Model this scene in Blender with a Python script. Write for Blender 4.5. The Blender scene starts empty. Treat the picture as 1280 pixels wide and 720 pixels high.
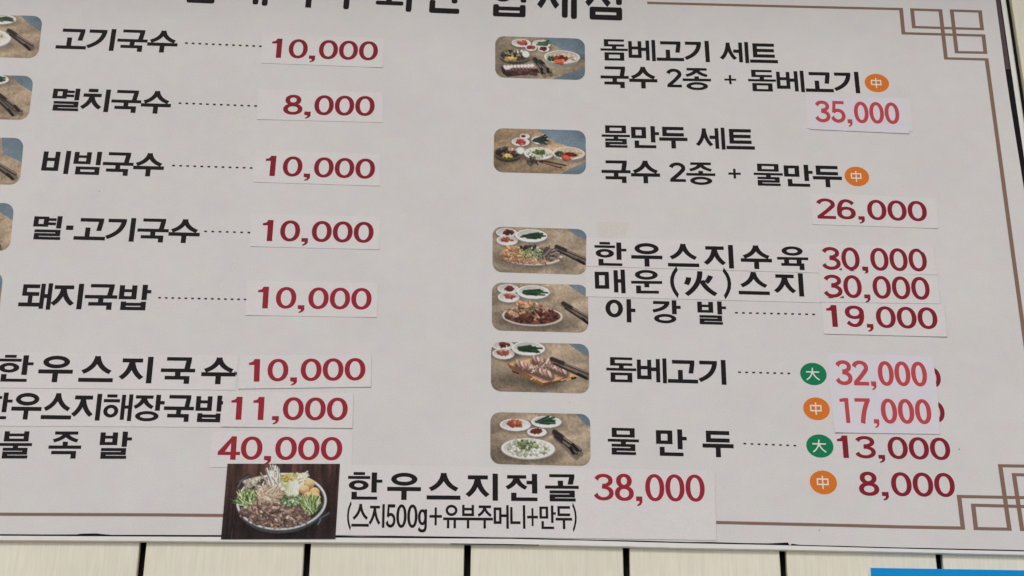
import bpy, math
import numpy as np
from mathutils import Vector, Matrix

# ------------------------------------------------------------------ camera
SC = bpy.context.scene
COL = SC.collection
F = 3120.0                      # focal length in pixels of the 1280 px wide picture
DIST = 3.66                     # camera to the middle of the board, metres
BOARD_Z = 3.60                  # height of the middle of the board above the pavement
v_ = Vector((20.0, 4320.0, -F)).normalized()          # board "up" in camera axes
u_ = Vector((1.0, -0.020, 0.0)); u_.z = -(u_.x*v_.x + u_.y*v_.y)/v_.z; u_.normalize()
n_ = u_.cross(v_)                                      # towards the viewer
M = Matrix((u_, -n_, v_))                              # camera -> world rotation (rows = world X, Y, Z)
CAM_POS = Vector((0, 0, BOARD_Z)) - M @ Vector((0, 0, -DIST))
cam_d = bpy.data.cameras.new('camera'); cam = bpy.data.objects.new('camera', cam_d); COL.objects.link(cam)
cam_d.sensor_width = 36.0; cam_d.lens = F/1280*36.0; cam_d.clip_start = 0.05; cam_d.clip_end = 200
cam.matrix_world = Matrix.Translation(CAM_POS) @ M.to_4x4()
SC.camera = cam

# ------------------------------------------------------------------ sky, sun, exposure
SUN_EL, SUN_AZ = math.radians(48), math.radians(20)     # high soft light in front of the wall
wd = bpy.data.worlds.new('World'); SC.world = wd; wd.use_nodes = True
wn = wd.node_tree.nodes; wl = wd.node_tree.links
sky = wn.new('ShaderNodeTexSky'); sky.sky_type = 'NISHITA'; sky.sun_disc = False
sky.sun_elevation = SUN_EL; sky.sun_rotation = math.pi + SUN_AZ
sky.air_density = 1.0; sky.dust_density = 2.5; sky.ozone_density = 1.0
wl.new(sky.outputs[0], wn['Background'].inputs[0]); wn['Background'].inputs[1].default_value = 0.08
sd = bpy.data.lights.new('sun', 'SUN'); sd.energy = 0.8; sd.angle = math.radians(14); sd.color = (1.0, 0.97, 0.93)
so = bpy.data.objects.new('sun', sd); COL.objects.link(so)
d_ = Vector((math.sin(SUN_AZ)*math.cos(SUN_EL), math.cos(SUN_AZ)*math.cos(SUN_EL), -math.sin(SUN_EL)))
so.rotation_euler = d_.to_track_quat('-Z', 'Y').to_euler(); so.location = (-1, -4, 8)
SC.view_settings.view_transform = 'Standard'; SC.view_settings.look = 'None'
SC.view_settings.gamma = 1.0; SC.view_settings.use_curve_mapping = False
SC.view_settings.exposure = 0.41

# ------------------------------------------------------------------ helpers
def at(px, py, off=0.0):
    """point of the wall plane Y = -off that the photograph shows at (px, py)"""
    d = M @ Vector(((px-640)/F, -(py-360)/F, -1.0))
    t = (-off - CAM_POS.y)/d.y
    return CAM_POS + d*t

K = 0.72      # how bright a perfectly white sheet on this wall is in the picture
def lin(c):
    c = np.asarray(c, float)/255.0
    return np.where(c <= 0.04045, c/12.92, ((c+0.055)/1.055)**2.4)
def alb(*rgb):
    a = np.clip(lin(rgb)/K, 0.003, 0.88)
    return (float(a[0]), float(a[1]), float(a[2]), 1.0)

def mat(name, rgb, rough=0.6, spec=0.3, var=0.04, scale=40, bump=0.0, bscale=400, stretch=(1, 1, 1), bdist=0.0004, var2=0.0, scale2=3, chroma=0.0, ripple=0.0):
    m = bpy.data.materials.new(name); m.use_nodes = True
    nt = m.node_tree; N = nt.nodes; L = nt.links; b = N['Principled BSDF']
    b.inputs['Roughness'].default_value = rough; b.inputs['Specular IOR Level'].default_value = spec
    tc = N.new('ShaderNodeTexCoord'); mp = N.new('ShaderNodeMapping'); mp.inputs['Scale'].default_value = stretch
    geo = N.new('ShaderNodeNewGeometry'); L.new(geo.outputs['Position'], mp.inputs['Vector'])
    nz = N.new('ShaderNodeTexNoise'); nz.inputs['Scale'].default_value = scale; nz.inputs['Detail'].default_value = 4
    L.new(mp.outputs[0], nz.inputs['Vector'])
    def vary(colsock, nzsock, amt):
        mr = N.new('ShaderNodeMapRange'); mr.inputs[1].default_value = 0.3; mr.inputs[2].default_value = 0.7
        mr.inputs[3].default_value = 1-amt; mr.inputs[4].default_value = 1+amt
        L.new(nzsock, mr.inputs[0])
        mx = N.new('ShaderNodeVectorMath'); mx.operation = 'SCALE'
        if isinstance(colsock, tuple): mx.inputs[0].default_value = colsock[:3]
        else: L.new(colsock, mx.inputs[0])
        L.new(mr.outputs[0], mx.inputs['Scale'])
        return mx.outputs[0]
    c = vary(alb(*rgb), nz.outputs['Fac'], var)
    if var2:
        n2 = N.new('ShaderNodeTexNoise'); n2.inputs['Scale'].default_value = scale2; n2.inputs['Detail'].default_value = 3
        L.new(geo.outputs['Position'], n2.inputs['Vector']); c = vary(c, n2.outputs['Fac'], var2)
    if chroma:
        n3 = N.new('ShaderNodeTexNoise'); n3.inputs['Scale'].default_value = 38; n3.inputs['Detail'].default_value = 5
        L.new(geo.outputs['Position'], n3.inputs['Vector'])
        sb = N.new('ShaderNodeVectorMath'); sb.operation = 'SUBTRACT'; sb.inputs[1].default_value = (.5, .5, .5); L.new(n3.outputs['Color'], sb.inputs[0])
        sm = N.new('ShaderNodeVectorMath'); sm.operation = 'MULTIPLY_ADD'; sm.inputs[1].default_value = (chroma,)*3; sm.inputs[2].default_value = (1, 1, 1); L.new(sb.outputs[0], sm.inputs[0])
        mm = N.new('ShaderNodeVectorMath'); mm.operation = 'MULTIPLY'; L.new(c, mm.inputs[0]); L.new(sm.outputs[0], mm.inputs[1]); c = mm.outputs[0]
    L.new(c, b.inputs['Base Color'])
    if bump:
        nb = N.new('ShaderNodeTexNoise'); nb.inputs['Scale'].default_value = bscale; nb.inputs['Detail'].default_value = 3
        L.new(mp.outputs[0], nb.inputs['Vector'])
        bp = N.new('ShaderNodeBump'); bp.inputs['Strength'].default_value = bump; bp.inputs['Distance'].default_value = bdist
        L.new(nb.outputs['Fac'], bp.inputs['Height']); L.new(bp.outputs[0], b.inputs['Normal'])
        if ripple:
            nr = N.new('ShaderNodeTexNoise'); nr.inputs['Scale'].default_value = 5.5; nr.inputs['Detail'].default_value = 2
            L.new(geo.outputs['Position'], nr.inputs['Vector'])
            br = N.new('ShaderNodeBump'); br.inputs['Strength'].default_value = 1.0; br.inputs['Distance'].default_value = ripple
            L.new(nr.outputs['Fac'], br.inputs['Height']); L.new(br.outputs[0], bp.inputs['Normal'])
    return m

M_BANNER = mat('banner_canvas', (196, 192.5, 188.5), 0.6, 0.1, 0.075, 620, 0.35, 700, var2=0.022, scale2=7, chroma=0.12, ripple=0.0014)
M_SHEET = mat('paper_sticker', (200.5, 196, 192.5), 0.6, 0.1, 0.05, 620, 0.2, 600, var2=0.012, scale2=9, chroma=0.1)
M_SHEETB = mat('blue_white_sticker', (199, 194.5, 198), 0.6, 0.1, 0.025, 900, 0.2, 600, var2=0.012, scale2=9, chroma=0.1)
M_BLACK = mat('black_print', (29, 25, 26), 0.6, 0.06, 0.15, 300)
M_DARK = mat('black_backing', (22, 20, 20), 0.6, 0.06, 0.2, 60)
M_RED = mat('maroon_print', (122, 32, 44), 0.6, 0.06, 0.06, 500)
M_RED2 = mat('crimson_print', (140, 38, 50), 0.6, 0.06, 0.07, 500)
M_PINK = mat('faded_red_print', (172, 68, 72), 0.6, 0.06, 0.07, 500)
M_BROWN = mat('brown_print', (122, 98, 85), 0.6, 0.06, 0.05, 500)
M_TAPE = mat('dark_brown_tape', (78, 64, 66), 0.6, 0.06, 0.1, 200)
M_FRAME = mat('white_frame', (219, 206, 200), 0.6, 0.1, 0.03, 60)
M_SIDING = mat('cream_siding', (219, 203, 184), 0.6, 0.1, 0.05, 300, 0.5, 330, stretch=(1, 1, 0.06), bdist=0.0006, var2=0.03, scale2=5, chroma=0.05)
M_GREEN = mat('green_print', (24, 112, 76), 0.6, 0.06, 0.05, 400)
M_ORANGE = mat('orange_print', (198, 108, 40), 0.6, 0.06, 0.05, 400)
M_CREAM = mat('cream_print', (226, 214, 196), 0.6, 0.06, 0.03, 400)
M_BLUE = mat('blue_sign', (16, 130, 192), 0.6, 0.06, 0.06, 30, var2=0.05, scale2=12)
M_RESID = mat('tape_residue', (194, 188.5, 181), 0.6, 0.1, 0.05, 260, 0.3, 500)
M_STAIN = mat('grime', (176, 168, 166), 0.6, 0.1, 0.05, 200)
M_PAVE = mat('pavement', (150, 146, 140), 0.85, 0.2, 0.1, 8)
mp_ = bpy.data.materials.new('printed_photo'); mp_.use_nodes = True
_b = mp_.node_tree.nodes['Principled BSDF']; _b.inputs['Roughness'].default_value = 0.5; _b.inputs['Specular IOR Level'].default_value = 0.06
_a = mp_.node_tree.nodes.new('ShaderNodeAttribute'); _a.attribute_name = 'print'
mp_.node_tree.links.new(_a.outputs['Color'], _b.inputs['Base Color'])
M_PHOTO = mp_

def build(name, verts, faces, material, parent=None, colors=None, smooth=False):
    v = np.asarray(verts, float)
    c = (v.min(0)+v.max(0))/2
    me = bpy.data.meshes.new(name); me.from_pydata((v-c).tolist(), [], faces); me.materials.append(material)
    if colors is not None:
        a = me.color_attributes.new('print', 'FLOAT_COLOR', 'POINT')
        a.data.foreach_set('color', np.c_[colors, np.ones(len(colors))].astype(np.float32).ravel())
    if smooth:
        me.polygons.foreach_set('use_smooth', [True]*len(me.polygons))
    o = bpy.data.objects.new(name, me); COL.objects.link(o)
    o.location = Vector(c) - (parent.location if parent else Vector((0, 0, 0)))
    o.parent = parent
    return o
def tag(o, label, cat=None, group=None, kind=None):
    if label: o['label'] = label
    if cat: o['category'] = cat
    if group: o['group'] = group
    if kind: o['kind'] = kind
    return o
def thing(name, loc, label, cat, group=None):
    o = bpy.data.objects.new(name, None); COL.objects.link(o); o.location = loc; o.empty_display_size = 0.05
    return tag(o, label, cat, group)
def box(x0, x1, y0, y1, z0, z1):
    v = [(x, y, z) for z in (z0, z1) for y in (y0, y1) for x in (x0, x1)]
    f = [(0, 2, 3, 1), (4, 5, 7, 6), (0, 1, 5, 4), (2, 6, 7, 3), (0, 4, 6, 2), (1, 3, 7, 5)]
    return v, f
def prism(front, y0, y1):
    """outline of (X, Z) points, counter-clockwise seen by the viewer; front face at Y=y0, back at Y=y1"""
    n = len(front)
    v = [(x, y0, z) for x, z in front] + [(x, y1, z) for x, z in front]
    f = [tuple(range(n)), tuple(range(2*n-1, n-1, -1))] + [(i, i+n, (i+1) % n+n, (i+1) % n) for i in range(n)]
    return v, f
def strip(top, bot, y0, y1):
    """bar between two polylines of (X, Z) points with the same count"""
    n = len(top); v = []; f = []
    for (a, b) in zip(top, bot):
        v += [(a[0], y0, a[1]), (b[0], y0, b[1]), (a[0], y1, a[1]), (b[0], y1, b[1])]
    for i in range(n-1):
        p = 4*i; q = p+4
        f += [(p, p+1, q+1, q), (p+2, q+2, q+3, p+3), (p, q, q+2, p+2), (p+1, p+3, q+3, q+1)]
    f += [(0, 2, 3, 1), (4*n-4, 4*n-3, 4*n-1, 4*n-2)]
    return v, f
def xz(px, py, off=0.0):
    p = at(px, py, off); return (p.x, p.z)

# ------------------------------------------------------------------ the ground, the wall
gv, gf = box(-12, 12, -16, 0.03, -0.2, 0.0)
tag(build('pavement', gv, gf, M_PAVE), None, kind='structure')

wall = thing('wall', (0, 0.02, 0), 'cream vertical siding wall with dark gaps behind the menu board', 'wall')
SIDING_Y = 0.0045
seams = [-640, -437, -234, -29, 177.5, 383.8, 584.4, 783, 978.6, 1173.6, 1366, 1564, 1760, 1957]
sx = [at(s, 692, -SIDING_Y).x for s in seams]
gap = 0.0046
pv = None
for i in range(len(sx)-1):
    w = sx[i+1]-sx[i]-2*gap
    cx = (sx[i+1]+sx[i])/2
    b_ = 0.0012
    out = [(cx-w/2, SIDING_Y+0.015), (cx-w/2, SIDING_Y+b_), (cx-w/2+b_, SIDING_Y), (cx+w/2-b_, SIDING_Y), (cx+w/2, SIDING_Y+b_), (cx+w/2, SIDING_Y+0.015)]
    vs = [(x, y, z) for z in (0.15, 4.918) for x, y in out]
    fs = [(k, k+1, k+7, k+6) for k in range(5)] + [(0, 6, 11, 5), (5, 4, 3, 2, 1, 0), (6, 7, 8, 9, 10, 11)]
    build('siding_panel', vs, fs, M_SIDING, wall)
bv, bf = box(sx[0]-0.05, sx[-1]+0.05, SIDING_Y+0.016, SIDING_Y+0.2, 0.0, 4.915)
build('dark_backing', bv, bf, M_DARK, wall)
ev, ef = box(sx[0]-0.05, sx[-1]+0.05, -0.58, SIDING_Y+0.2, 4.92, 5.02)          # unseen overhang added above the picture to shade the top of the board
build('added_eave', ev, ef, M_SIDING, wall)

# ------------------------------------------------------------------ menu board: backing, banner, frame
bc = at(560, 690)
board = thing('menu_board', (bc.x, 0, bc.z), 'large white wall menu board with Korean dish names, prices and brown fret border', 'menu board')
L_PX, T_PX = -190, -100         # where the board ends outside the picture
blk = [(-190, 668), (0, 669.8), (200, 670.9), (300, 671.4), (540, 673.0), (640, 673.7), (740, 676), (860, 679.2), (960, 681.2), (1060, 684.1), (1120, 685.7), (1280, 689.4), (1352, 691.2)]
trm = [(-190, 672.5), (0, 675.0), (200, 676.2), (300, 677), (540, 678.8), (640, 680), (740, 682), (860, 684.9), (960, 686.6), (1060, 688.6), (1120, 689.9), (1280, 693.4), (1352, 695.0)]
# black backing sheet
tl, tr = xz(L_PX, T_PX), xz(1251-15, T_PX)
v, f = strip([xz(-190, T_PX-5), xz(1236.5, T_PX-2)], [xz(-190, 668.2), xz(1354, 690.5)], 0.0006, 0.0028)
build('backing_panel', v, f, M_DARK, board)
# banner with its unevenly cut bottom edge
ban = [(-190, 666.6), (0, 668.3), (60, 668.7), (96, 668.6), (101, 667.8), (112, 667.5), (121, 667.4), (127, 668.2), (140, 669.2), (200, 669.3), (300, 669.6), (420, 670.0),
       (450, 670.9), (490, 670.6), (540, 671.4), (600, 672.2), (638, 672.9), (646, 672.6), (700, 674.3), (740, 675.3), (790, 676.2), (860, 678.3), (888, 678.2), (930, 679.5), (960, 679.9), (984.5, 678.8),
       (985.5, 679.5), (987, 682.5), (990, 680.3), (1000, 681.7), (1060, 683.3), (1120, 684.9), (1200, 686.6), (1280, 688.4), (1346, 689.8)]
rgt = [(1346, 689.8), (1322, 520), (1298, 360), (1279, 230), (1270.6, 178), (1263.2, 132), (1256.6, 88), (1256.3, 86), (1244.6, 0), (1231, T_PX)]
out = [xz(p[0], p[1]-.75) for p in ban] + [xz(*p) for p in rgt[1:]] + [xz(L_PX, T_PX)]
v, f = prism(out, 0.0, 0.0005)
build('banner_sheet', v, f, M_BANNER, board)
# brownish upper part of the dark edging
v, f = strip([xz(1245.1, 0), xz(1251.5-2, 0)], [xz(1256.9, 86), xz(1262.4, 86)], -0.0002, 0.0005)
tp = [xz(1232, T_PX), xz(1244.9, 0), xz(1256.8, 86.5), xz(1262.6, 86.5), xz(1249.8, 0), xz(1236, T_PX)]
v, f = prism(tp, 0.0001, 0.0005)
build('edge_tape', v, f, M_TAPE, board)
# white frame bars
v, f = strip([xz(*p) for p in blk], [xz(*p) for p in trm], -0.0002, 0.0043)
build('frame_bar', v, f, M_FRAME, board)
a0, a1, b0, b1 = xz(1236.3, T_PX), xz(1353.2, 691.0), xz(1241.5, T_PX), xz(1359, 695)
v, f = prism([a0, a1, b1, b0], -0.0003, 0.0043)
build('frame_bar', v, f, M_FRAME, board)
v, f = prism([xz(L_PX, T_PX-6), xz(L_PX, T_PX-1), xz(1236, T_PX-1), xz(1236, T_PX-6)], -0.0012, 0.0043)
build('frame_bar', v, f, M_FRAME, board)
v, f = prism([xz(L_PX-50, T_PX-6), xz(L_PX-6, 672.5), xz(L_PX-.5, 672.5), xz(L_PX-44, T_PX-6)], -0.0012, 0.0043)

# ------------------------------------------------------------------ brown fret border (one printed line)
def path_ribbon(pts, wh, wv, off):
    """ribbon along points in (X, Z); wh = thickness of level runs, wv = of upright runs; every run its own quad, corners filled"""
    vs, fs = [], []
    for i in range(len(pts)-1):
        (x0, z0), (x1, z1) = pts[i], pts[i+1]
        level = abs(x1-x0) > abs(z1-z0)
        y = -(off + 0.00003*(i % 4))
        k = len(vs)
        if level:
            s = 1 if x1 > x0 else -1
            e0 = wv/2 if i > 0 else 0; e1 = wv/2 if i < len(pts)-2 else 0
            sl = (z1-z0)/(x1-x0)
            xa, xb = x0-s*e0, x1+s*e1; za, zb = z0-s*e0*sl, z1+s*e1*sl
            vs += [(xa, y, za-wh/2), (xb, y, zb-wh/2), (xb, y, zb+wh/2), (xa, y, za+wh/2)]
        else:
            vs += [(x0-wv/2, y, z0), (x1-wv/2, y, z1), (x1+wv/2, y, z1), (x0+wv/2, y, z0)]
        q = (k, k+1, k+2, k+3)
        a = np.array(vs[k:k+4])[:, [0, 2]]
        area = sum(a[j][0]*a[(j+1) % 4][1]-a[(j+1) % 4][0]*a[j][1] for j in range(4))
        fs.append(q if area > 0 else q[::-1])
    return vs, fs
WV, WH = 0.0062, 0.0050
top = [(809, 3.6), (960, 7.5), (1126.3, 11.4), (1129.2, 41.6), (1229.2, 44.5), (1231.7, 65.9), (1195.8, 65.3), (1189.6, 13.2), (1225, 14.4), (1227.6, 36.4), (1142.3, 33.9), (1140, 11.9), (1175.4, 13.0), (1182.4, 73.0), (1233.2, 74.4),
       (1252.2, 214), (1266.5, 320), (1279.6, 415), (1303, 583), (1250.2, 582.2), (1261.7, 661.5), (1219.8, 660.7), (1216.4, 631.5), (1309, 634), (1312.5, 663), (1277.6, 661.9), (1267.4, 593.3), (1304.5, 594.2), (1308, 622.6), (1198.8, 620.6), (1203.6, 660.1), (1120, 658.5), (1060, 656.9), (895.3, 653.1), (740, 650), (540, 647.2), (280, 644.4), (200, 643.6), (0, 642.8), (-150, 642)]
v, f = path_ribbon([xz(*p) for p in top], WH, WV, 0.0001)
tag(build('fret_border', v, f, M_BROWN, board), 'brown line border with interlaced square fret corners')
v, f = path_ribbon([xz(-150, -22), xz(212, -15)], WH, WV, 0.0001)
build('fret_border', v, f, M_BROWN, board)

# ------------------------------------------------------------------ lettering: strokes of each character in a unit cell
GL = {
 '고': 'G .15 .42 .9 .95; v .42 .1 .55; h 0 1 .1', '기': 'g .0 .1 .63 .95; v .84 0 1',
 '국': 'th .135; G .15 .5 .88 1; h 0 1 .5; v .5 .25 .5; G .13 0 .85 .29', '수': 's .07 .44 .93 1; h 0 1 .37; v .5 0 .37',
 '멸': 'th .115; m .02 .54 .5 .97; h .5 .74 .85; h .5 .74 .67; v .84 .48 1; r .09 0 .92 .42',
 '치': 'h .2 .52 .94; j .0 .1 .68 .8; v .86 0 1', '비': 'b .03 .12 .58 .95; v .84 0 1',
 '빔': 'th .12; b .04 .45 .6 .97; v .85 .42 1; m .14 0 .92 .34',
 '돼': 'tv .135; d .08 .5 .6 .95; v .34 .18 .5; h 0 .64 .16; v .7 .0 .98; h .7 .9 .5; v .92 -.03 1',
 '지': 'j 0 .12 .67 .93; v .86 0 1', '밥': 'th .125; b .04 .42 .58 .97; v .82 .4 1; h .82 1.02 .73; b .12 0 .89 .33',
 '한': 'th .11; h .16 .5 .955; h 0 .66 .81; o .03 .34 .62 .71; v .78 .26 1; h .78 1.02 .68; n .12 0 .88 .28',
 '우': 'o .11 .52 .89 1; h 0 1 .4; v .5 0 .4', '스': 's .07 .33 .93 1; h 0 1 .1',
 '해': 'th .12; tv .135; h .1 .44 .93; h 0 .54 .75; o .02 .12 .52 .6; v .66 .04 .98; h .66 .88 .52; v .9 0 1',
 '장': 'th .125; j .0 .46 .66 .97; v .8 .4 1; h .8 1.02 .7; o .08 0 .86 .38',
 '불': 'th .11; b .12 .62 .88 1; h 0 1 .51; v .5 .38 .5; r .12 0 .88 .39',
 '족': 'th .12; j .1 .6 .9 1; v .5 .42 .62; h 0 1 .42; G .1 0 .86 .28', '발': 'th .115; b .04 .5 .58 .97; v .8 .44 1; h .8 1.02 .73; r .1 0 .87 .39',
 '전': 'th .13; j 0 .42 .64 .95; h .62 .86 .68; v .86 .28 1; n .16 0 .94 .3', '골': 'th .115; G .13 .62 .88 1; v .46 .52 .76; h 0 1 .52; r .13 0 .88 .4',
 '유': 'o .14 .52 .86 1; h 0 1 .4; v .3 0 .4; v .7 0 .4', '부': 'b .14 .52 .86 1; h 0 1 .4; v .5 0 .4', '주': 'j .08 .5 .92 .98; h 0 1 .4; v .5 0 .4',
 '머': 'm .04 .2 .52 .9; h .5 .84 .55; v .88 0 1', '니': 'n .04 .2 .66 .92; v .88 0 1', '만': 'th .13; m .03 .44 .56 .95; v .8 .26 1; h .8 1.02 .66; n .14 0 .9 .33',
 '두': 'd .12 .55 .88 .98; h 0 1 .42; v .5 0 .42', '돔': 'th .105; d .13 .66 .87 1; v .5 .52 .72; h 0 1 .51; m .14 0 .86 .38',
 '베': 'tv .135; b .0 .14 .48 .93; h .44 .7 .55; v .7 .03 .97; v .92 0 1', '세': 'tv .135; s -.03 .12 .54 .95; h .44 .7 .55; v .7 .03 .97; v .92 0 1',
 '트': 't .12 .28 .9 .95; h 0 1 .1', '종': 'th .115; j .1 .6 .9 1; v .5 .45 .62; h 0 1 .46; o .12 0 .88 .36', '물': 'th .105; m .13 .65 .87 1; h 0 1 .53; v .5 .4 .53; r .12 0 .88 .4',
 '육': 'th .115; o .16 .6 .84 1; h 0 1 .48; v .3 .28 .48; v .7 .28 .48; G .12 0 .86 .28', '매': 'tv .14; m .0 .18 .46 .9; v .68 .03 .97; h .68 .9 .52; v .91 0 1',
 '운': 'th .12; o .13 .58 .87 1; h 0 1 .47; v .5 .26 .47; n .15 0 .88 .33', '아': 'o .0 .2 .6 .97; v .8 0 1; h .8 1.02 .52', '강': 'th .13; g .04 .47 .64 .95; v .8 .4 1; h .8 1.02 .7; o .1 0 .86 .4',
 '삼': 's 0 .42 .62 1; v .78 .38 1; h .78 1 .7; m .14 0 .86 .34', '대': 'd .02 .2 .48 .9; v .66 .02 .98; h .66 .9 .5; v .9 0 1',
 '회': 'th .12; h .2 .48 .95; h .05 .62 .8; o .1 .42 .56 .72; v .34 .18 .42; h 0 .72 .17; v .86 0 1', '관': 'G .02 .55 .56 .95; v .28 .38 .6; h 0 .64 .36; v .78 .22 1; h .78 1 .62; n .14 0 .92 .28',
 '협': 'th .12; h .14 .5 .95; h .02 .64 .82; o .06 .32 .58 .66; h .62 .8 .7; h .62 .8 .54; v .84 .31 1; b .08 0 .9 .26', '재': 'j 0 .2 .52 .9; v .68 .02 .98; h .68 .9 .5; v .91 0 1', '점': 'j 0 .28 .62 .95; h .6 .82 .6; v .84 .33 1; m .1 0 .92 .275',
 '火': 'th .15; tv .17; q .5 1 .5 .42 .04 .03; q .54 .62 .66 .26 .98 .05; q .14 .74 .12 .58 .05 .45; q .84 .82 .76 .62 .68 .54',
 '大': 'th .1; tv .1; h .02 .98 .66; q .5 1 .52 .35 .04 .02; q .52 .6 .62 .25 .97 .02', '中': 'th .11; tv .1; m .06 .28 .94 .8; v .5 0 1',
 '(': 'tv .34; th .08; q .88 1.06 -.1 .52 .88 -.06', ')': 'tv .34; th .08; q .12 1.06 1.1 .52 .12 -.06',
 '+': 'h .08 .92 .5; v .5 .12 .88', '·': 'R .22 .43 .86 .62',
 '0': 'O .02 0 .97 1', '1': 'R .41 0 .67 1; P .17 .74 .17 .84 .3 .865 .37 .91 .415 1 .52 1 .52 .74',
 '8': 'O .1 .47 .88 1; O .02 0 .96 .56', '3': 'A .47 .745 .35 .185 170 -100; A .46 .285 .39 .215 100 -170',
 '2': 'A .48 .715 .36 .215 172 -38; q .76 .585 .6 .42 .12 .09; R .04 0 .95 .145', '6': 'O .03 0 .95 .62; q .145 .34 .12 .72 .34 .88; q .3 .85 .56 1.02 .84 .76',
 'i': 'R .44 0 .68 1; P .16 .84 .16 .96 .44 1 .5 1 .5 .86', '9': 'O .05 .38 .97 1; q .855 .66 .88 .28 .66 .12; q .7 .15 .44 -.02 .16 .24', '4': 'R .58 0 .82 1; R .02 .2 1 .34; P .02 .34 .02 .26 .3 .3 .62 .78 .62 1',
 '5': 'R .18 .86 .9 1; P .18 1 .38 1 .32 .5 .1 .46; A .47 .32 .37 .25 140 -168', '7': 'R .04 .86 .94 1; q .82 .93 .5 .5 .42 0',
 'g': 'th .12; O .0 .12 .86 .8; R .64 .05 .88 .8; q .76 .1 .74 -.14 .4 -.12; q .44 -.12 .16 -.12 .08 -.0', ',': 'R .06 .0 .37 .17; P .06 0 .37 0 .37 -.04 .28 -.14 .12 -.19 .1 -.14 .21 -.08 .22 0',
}
def rect_pts(x0, y0, x1, y1, rnd=0.0):
    if rnd <= 0: return [(x0, y0), (x1, y0), (x1, y1), (x0, y1)]
    r = min(rnd, (x1-x0)/2.01, (y1-y0)/2.01); p = []
    for cx, cy, a0 in ((x1-r, y0+r, -90), (x1-r, y1-r, 0), (x0+r, y1-r, 90), (x0+r, y0+r, 180)):
        for k in range(4):
            a = math.radians(a0+30*k); p.append((cx+r*math.cos(a), cy+r*math.sin(a)))
    return p
def stroke_quads(pts, th, tv, layer, out, rnd=0):
    p = np.array(pts); n = len(p)
    t = np.gradient(p, axis=0); t /= np.linalg.norm(t, axis=1)[:, None]+1e-9
    nn = np.c_[-t[:, 1], t[:, 0]]
    w = np.sqrt((nn[:, 0]*tv)**2 + (nn[:, 1]*th)**2)/2
    l, r = p+nn*w[:, None], p-nn*w[:, None]
    poly = [tuple(x) for x in r] + [tuple(x) for x in l[::-1]]
    for i in range(n-1):
        out.append((layer, [tuple(r[i]), tuple(r[i+1]), tuple(l[i+1]), tuple(l[i])]))
def ring(cx, cy, rx, ry, th, tv, layer, out, n=32, p=2.0):
    ang = np.linspace(0, 2*math.pi, n+1)
    def sup(a, e): return np.sign(a)*np.abs(a)**(2/e)
    co, si = sup(np.cos(ang), p), sup(np.sin(ang), p)
    for i in range(n):
        out.append((layer, [(cx+(rx-tv)*co[i], cy+(ry-th)*si[i]), (cx+rx*co[i], cy+ry*si[i]), (cx+rx*co[i+1], cy+ry*si[i+1]), (cx+(rx-tv)*co[i+1], cy+(ry-th)*si[i+1])]))
def bez(a, b, c, n=9):
    t = np.linspace(0, 1, n)[:, None]
    return (1-t)**2*np.array(a)+2*t*(1-t)*np.array(b)+t*t*np.array(c)
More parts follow.
